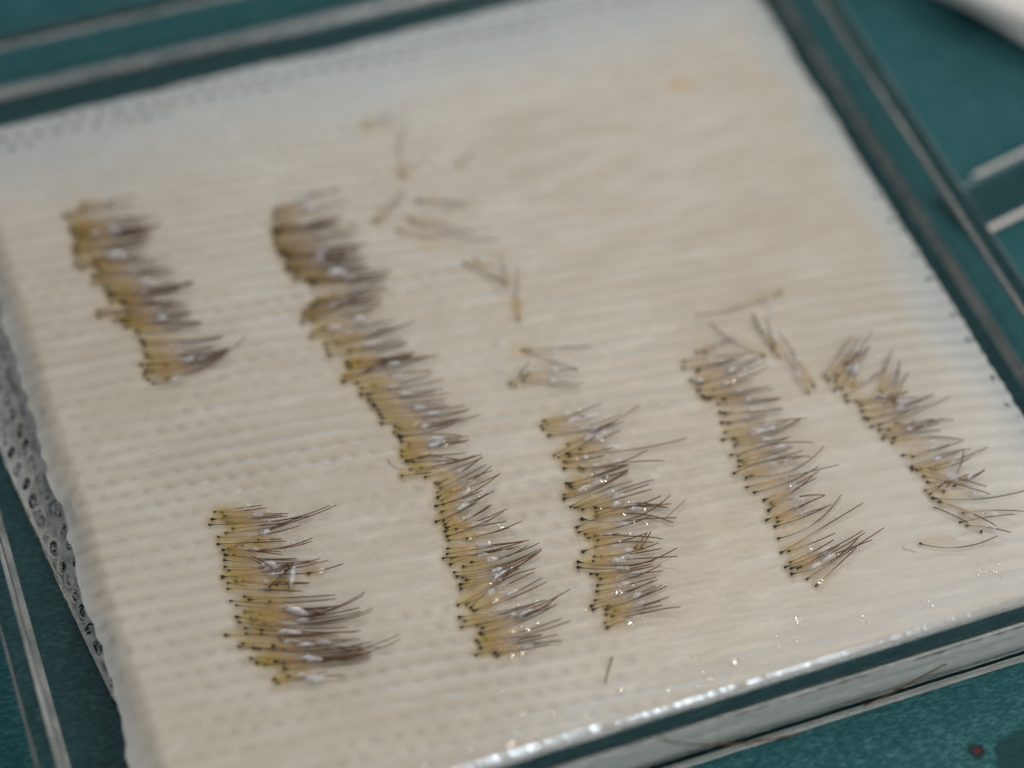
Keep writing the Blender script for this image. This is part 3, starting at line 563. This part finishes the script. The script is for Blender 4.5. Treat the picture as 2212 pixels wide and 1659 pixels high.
# yellow staining of the wet gauze round the roots
for row, hs in grafts:
    k_ = {'A': .20, 'B': .19, 'C': .22, 'D': .17, 'E': .10, 'F': .08, 'L': .07}[row]
    for h in hs:
        L = math.hypot(h[2] - h[0], h[3] - h[1])
        for t, wgt, rad in ((.0, 1, .055), (.18, .8, .07), (.36, .45, .08)):
            q = at(h[0] + (h[2] - h[0]) * t, h[1] + (h[3] - h[1]) * t, ZG)
            i0 = np.searchsorted(gxs, (q.x - .22, q.x + .22)); j0 = np.searchsorted(gys, (q.y - .22, q.y + .22))
            gx_, gy_ = np.meshgrid(gxs[i0[0]:i0[1]], gys[j0[0]:j0[1]], indexing='ij')
            STG[i0[0]:i0[1], j0[0]:j0[1]] += k_ * wgt * np.exp(-((gx_ - q.x) ** 2 + (gy_ - q.y) ** 2) / rad ** 2)
for (x_, y_, k_, rad) in ((1468, 180, .75, .10), (800, 268, .55, .10), (925, 525, .5, .08), (1112, 660, .6, .09), (1120, 760, .5, .07), (868, 370, .35, .09)):
    q = at(x_, y_, ZG); gx_, gy_ = np.meshgrid(gxs, gys, indexing='ij'); STG += k_ * np.exp(-((gx_ - q.x) ** 2 + (gy_ - q.y) ** 2) / rad ** 2)
a = top.data.attributes['stain']; a.data.foreach_set('value', np.clip(STG, 0, .8).ravel())

def src(x, y): return x * K, y * K
def loose(pts_src, lift, rad, label, on=None, z=None):
    P_ = []
    for (x, y) in pts_src:
        px, py = src(x, y)
        if on == 'wall':
            d = FWD + RGT * ((px - 1106) / F_PX) - UP * ((py - 829.5) / F_PX)
            P_.append(CAM + d * ((-T - .006 - CAM.y) / d.y))
        else: P_.append(surf(px, py, lift))
    # smooth
    Q = []
    for i in range(len(P_) - 1):
        for t in (0, .25, .5, .75):
            p0 = P_[max(i - 1, 0)]; p1 = P_[i]; p2 = P_[i + 1]; p3 = P_[min(i + 2, len(P_) - 1)]
            Q.append(.5 * ((2 * p1) + (p2 - p0) * t + (2 * p0 - 5 * p1 + 4 * p2 - p3) * t * t + (3 * p1 - p0 - 3 * p2 + p3) * t ** 3))
    Q.append(P_[-1]); org = Q[0]
    v, f = tube([q - org for q in Q], [rad] * len(Q), 5)
    o = new_mesh('loose_hair', v, f, M_HAIR, attr={'along': [.8] * len(v)}); o.location = org
    tag(o, label, 'hair')
loose([(1637, 1831), (1680, 1848), (1760, 1853), (1860, 1848), (1960, 1832), (2030, 1820)], 0, .0075, 'long brown hair curving along the outside of the near dish wall', 'wall')
loose([(2150, 1757), (2200, 1733), (2270, 1697), (2320, 1670), (2356, 1652)], 0, .0065, 'straight dark hair stuck slantwise on the near dish wall at right', 'wall')
loose([(1506, 1699), (1514, 1668), (1524, 1634)], .01, .0042, 'short pale brown hair lying alone on the bare gauze near the front')
loose([(1658, 1288), (1680, 1268), (1705, 1245)], .05, .0028, 'fine pale hair rising beyond the middle row')
loose([(2322, 1261), (2350, 1272), (2385, 1288), (2410, 1302)], .03, .0055, 'dark cut hair without a bulb crossing the end of the rightmost row')
loose([(2380, 1178), (2392, 1150), (2398, 1118)], .05, .005, 'dark upright cut hair standing in the rightmost row')
loose([(965, 1140), (972, 1155), (990, 1166), (1010, 1167)], .01, .0018, 'very fine curled thread beside the longest row')
loose([(2247, 1360), (2252, 1368), (2262, 1366), (2270, 1372), (2280, 1374)], .01, .0015, 'very fine curled thread on bare gauze near the right')
sp_ = surf(*src(2441.5, 1323), .02)
V, Fc = tube([(-.014, -.009, 0), (-.008, -.006, .004), (.006, .004, .004), (.014, .010, 0)], [.004, .010, .010, .004], 6)
sk = new_mesh('dark_speck', V, Fc, M_BULB); sk.location = sp_; tag(sk, 'tiny black speck beside the last graft of the rightmost row', 'speck')
# pale piece of fat far out
p0 = surf(*src(1680, 210), .0)
ye = blob((-.03, 0, .01), (.05, .01, .01), .03, .03, .02, 'fat_fragment', M_TIS, None, 1, seed=3); ye.location = p0
tag(ye, 'small yellow fragment lying alone far back on the gauze', 'fragment')
p0 = surf(*src(908, 306), .0)
ye = blob((-.05, 0, .01), (.05, .01, .01), .03, .03, .03, 'fat_fragment', M_TIS, None, 1, seed=4); ye.location = p0
tag(ye, 'pale yellow fragment near a white tissue lump at the back', 'fragment')
p0 = surf(*src(965, 298), .0)
ye = blob((-.06, 0, .01), (.05, .02, .01), .04, .03, .05, 'skin_fragment', M_CAP, None, 1, seed=5); ye.location = p0
tag(ye, 'white tissue lump lying alone at the back of the gauze', 'fragment')

# ------------------------------------------------------------------ beads of saline on the gauze and grafts
s = NT('saline'); M_WET = s.end(s.n('ShaderNodeMixShader', {0: .15, 1: s.n('ShaderNodeBsdfTransparent').outputs[0], 2: s.n('ShaderNodeBsdfGlossy', {'Roughness': .12}).outputs[0]}).outputs[0])
spots = []   # source pixels, radius
def cl(cx, cy, sx, sy, n, r0, r1):
    for _ in range(n): spots.append((cx + rnd.gauss(0, sx), cy + rnd.gauss(0, sy), rnd.uniform(r0, r1)))
for (x, y, r) in [(1274, 1851, .03), (1262, 1858, .018), (1334, 1829, .014), (1360, 1800, .012), (1828, 1647, .026), (1547, 1718, .02), (1610, 1709, .012), (1663, 1718, .014), (1568, 1550, .028),
                  (1245, 1440, .02), (1235, 1493, .018), (1228, 1499, .016), (1306, 1615, .02), (1300, 1625, .022), (1275, 1632, .025), (1105, 1106, .035), (991, 904, .018),
                  (800, 1420, .022), (812, 1440, .015), (433, 946, .022), (455, 938, .014), (380, 1127, .008), (374, 1127, .008), (2040, 1450, .022), (2046, 1443, .015), (1173, 1871, .024), (1055, 1905, .022),
                  (775, 1690, .02), (798, 1685, .02), (788, 1695, .018), (932, 822, .018), (835, 840, .02), (832, 823, .012), (1520, 1070, .012), (1515, 1077, .01), (1496, 1265, .014), (1555, 1255, .012),
                  (2136, 1360, .02), (2130, 1364, .016), (1940, 751, .018), (1844, 934, .014), (690, 1326, .016), (688, 1347, .012), (658, 1356, .014), (729, 1449, .016), (755, 1441, .014), (765, 1455, .012)]:
    spots.append((x, y, r))
cl(2458, 1415, 22, 17, 15, .005, .015); cl(2300, 1500, 22, 12, 6, .005, .012); cl(2158, 1550, 16, 9, 6, .006, .014); cl(1730, 1670, 20, 18, 8, .006, .014)
cl(1950, 1605, 28, 14, 6, .005, .011); cl(1990, 1540, 8, 6, 5, .005, .012); cl(1990, 1270, 25, 8, 12, .004, .009); cl(2380, 1300, 60, 40, 16, .003, .007)
cl(2080, 1600, 160, 60, 30, .004, .009); cl(1300, 1800, 200, 60, 26, .005, .011); cl(1480, 1480, 40, 40, 10, .004, .010); cl(1190, 1250, 40, 60, 16, .004, .010)
cl(740, 1340, 22, 18, 14, .005, .011); cl(1600, 1000, 120, 40, 12, .004, .009)
for row, hs in grafts:
    h = hs[0]
    for _ in range(rnd.choice((0, 1, 1, 2, 3))):
        t = rnd.uniform(.3, .75); spots.append(((h[0] + (h[2] - h[0]) * t) / K + rnd.gauss(0, 3), (h[1] + (h[3] - h[1]) * t) / K + rnd.gauss(0, 4), rnd.uniform(.006, .017)))
HV, HF = [], []
bmS = bmesh.new(); bmesh.ops.create_icosphere(bmS, subdivisions=2, radius=1); bmS.verts.ensure_lookup_table()
sv = [v.co.copy() for v in bmS.verts]; sf = [tuple(v.index for v in f.verts) for f in bmS.faces]; bmS.free()
for (x, y, r) in spots:
    r *= 1.15
    px, py = src(x, y); p = surf(px, py, .0); 
    if not (.8 < p.x < 8.3 and .1 < p.y < 7.9): continue
    p = surf(px, py, .035 if r > .016 else .012)
    el = rnd.uniform(1, 1.5); an = rnd.uniform(0, 3.1); b = len(HV)
    for v in sv:
        q = Vector((v.x * r * el, v.y * r, v.z * r * .17)); q.rotate(Matrix.Rotation(an, 3, 'Z')); HV.append(p + q)
    HF += [tuple(i + b for i in f) for f in sf]
wb = new_mesh('water_beads', HV, HF, M_WET)
tag(wb, 'tiny glistening beads of saline scattered over the gauze and grafts', 'water', kind='stuff')

# film of saline between the pad and the near wall
nx, nz = 900, 7; xs = np.linspace(.95, 8.45, nx); VV = []
for i, x in enumerate(xs):
    wv = float(nA(np.array([x * 2.2]), np.array([1.3]))[0]); fi = float(nB(np.array([x * 16]), np.array([4.1]))[0])
    wd = (.080 if x < 3.93 else .050) + .004 * wv + .003 * fi
    for j in range(nz):
        t = j / (nz - 1); VV.append((x, -.004 + wd * t, .586 + .001 * wv - ((.0235 if x < 3.93 else .0145) + .0008 * fi + .0015 * wv) * t ** 1.0))
FF = []
gap = lambda x: any(abs(x - g) < w_ for g, w_ in ((3.93, .06), (5.02, .05), (5.22, .012), (6.9, .02)))
for i in range(nx - 1):
    if gap(xs[i]): continue
    for j in range(nz - 1): a = i * nz + j; FF.append((a, a + nz, a + nz + 1, a + 1))
s = NT('saline_film'); tcw = s.n('ShaderNodeTexCoord').outputs['Object']
bmpw = s.n('ShaderNodeBump', {'Height': s.noise(9, s.n('ShaderNodeMapping', {'Vector': tcw, 'Scale': (1, .2, .2)}).outputs[0], 3, .6), 'Strength': .18, 'Distance': .05}).outputs[0]
M_FILM = s.end(s.n('ShaderNodeMixShader', {0: .24, 1: s.n('ShaderNodeBsdfTransparent').outputs[0], 2: s.n('ShaderNodeBsdfGlossy', {'Roughness': .14, 'Normal': bmpw}).outputs[0]}).outputs[0])
fl = new_mesh('saline_film', VV, FF, M_FILM); tag(fl, 'thin bright line of saline caught between the gauze and the near wall', 'water')

# ------------------------------------------------------------------ things beside the dish
bar_o = at(2108, 440, .12); e1, e2 = at(2130, 490, .1), at(2212, 450, .1)
ang = math.atan2(e2.y - e1.y, e2.x - e1.x)
bm = bmesh.new(); bmesh.ops.create_cube(bm, size=1)
for v in bm.verts: v.co = Vector(((v.co.x + .5) * 6, (v.co.y + .5) * .60, (v.co.z + .5) * .09))
bmesh.ops.bevel(bm, geom=bm.edges[:], offset=.026, segments=2, affect='EDGES')
me = bpy.data.meshes.new('clear_strip'); bm.to_mesh(me); bm.free(); me.materials.append(mat_clear('clear_acrylic', (.96, .99, .99), .0)); me.materials.append(mat_simple('frosted_edge', (.80, .74, .69), .30, .6, .92))
for p_ in me.polygons: p_.material_index = 0
bar = bpy.data.objects.new('clear_strip', me); COL.objects.link(bar); bar.location = (e1.x, e1.y, -.02); bar.rotation_euler = (0, 0, ang)
for yy_ in (.0, .60):
    v_, f_ = tube([(.02 + yy_ * .55, yy_, .06), (.06 + yy_ * .55, yy_, .06), (3, yy_, .06), (6, yy_, .06)], [.020, .027, .027, .027], 10)
    new_mesh('edge_rail', v_, f_, me.materials[1], bar)
tag(bar, 'flat clear plastic strip lying on the drape to the right of the dish', 'plastic strip')

# folded white cloth at the far right corner
a_, b_ = at(2066, 0, .2), at(2212, 72, .2); dr = (b_ - a_).normalized()
nrm = Vector((-dr.y, dr.x, 0))
cl_ = empty('white_cloth', (a_.x, a_.y, 0)); tag(cl_, 'folded white cloth lying on the drape in the far right corner', 'cloth')
M_CLOTH = mat_simple('white_cotton', (0.78, 0.77, 0.75), .85, .2)
nn = Noise(77)
for k, (z0, z1) in enumerate(((.0, .2), (.2, .42))):
    nu, nv = 60, 14; VV, FF = [], []
    for i in range(nu):
        for j in range(nv):
            s_ = -5 + 12 * i / (nu - 1); t = j / (nv - 1)
            if t < .45: a = math.pi * (t / .45) - math.pi / 2; off = -.16 * math.cos(a) * 1.0; z = (z0 + z1) / 2 + (z1 - z0) / 2 * math.sin(a)
            else: off = (t - .45) / .55 * 6; z = z1
            wv = float(nn(np.array([s_ * .7 + k * 9]), np.array([off * .6]))[0]) * .05
            q = dr * s_ + nrm * (off + .17 + wv + .05 * (1 - k)); VV.append((q.x, q.y, z + wv - .02))
    for i in range(nu - 1):
        for j in range(nv - 1): a = i * nv + j; FF.append((a, a + nv, a + nv + 1, a + 1))
    new_mesh('fold', VV, FF, M_CLOTH, cl_)
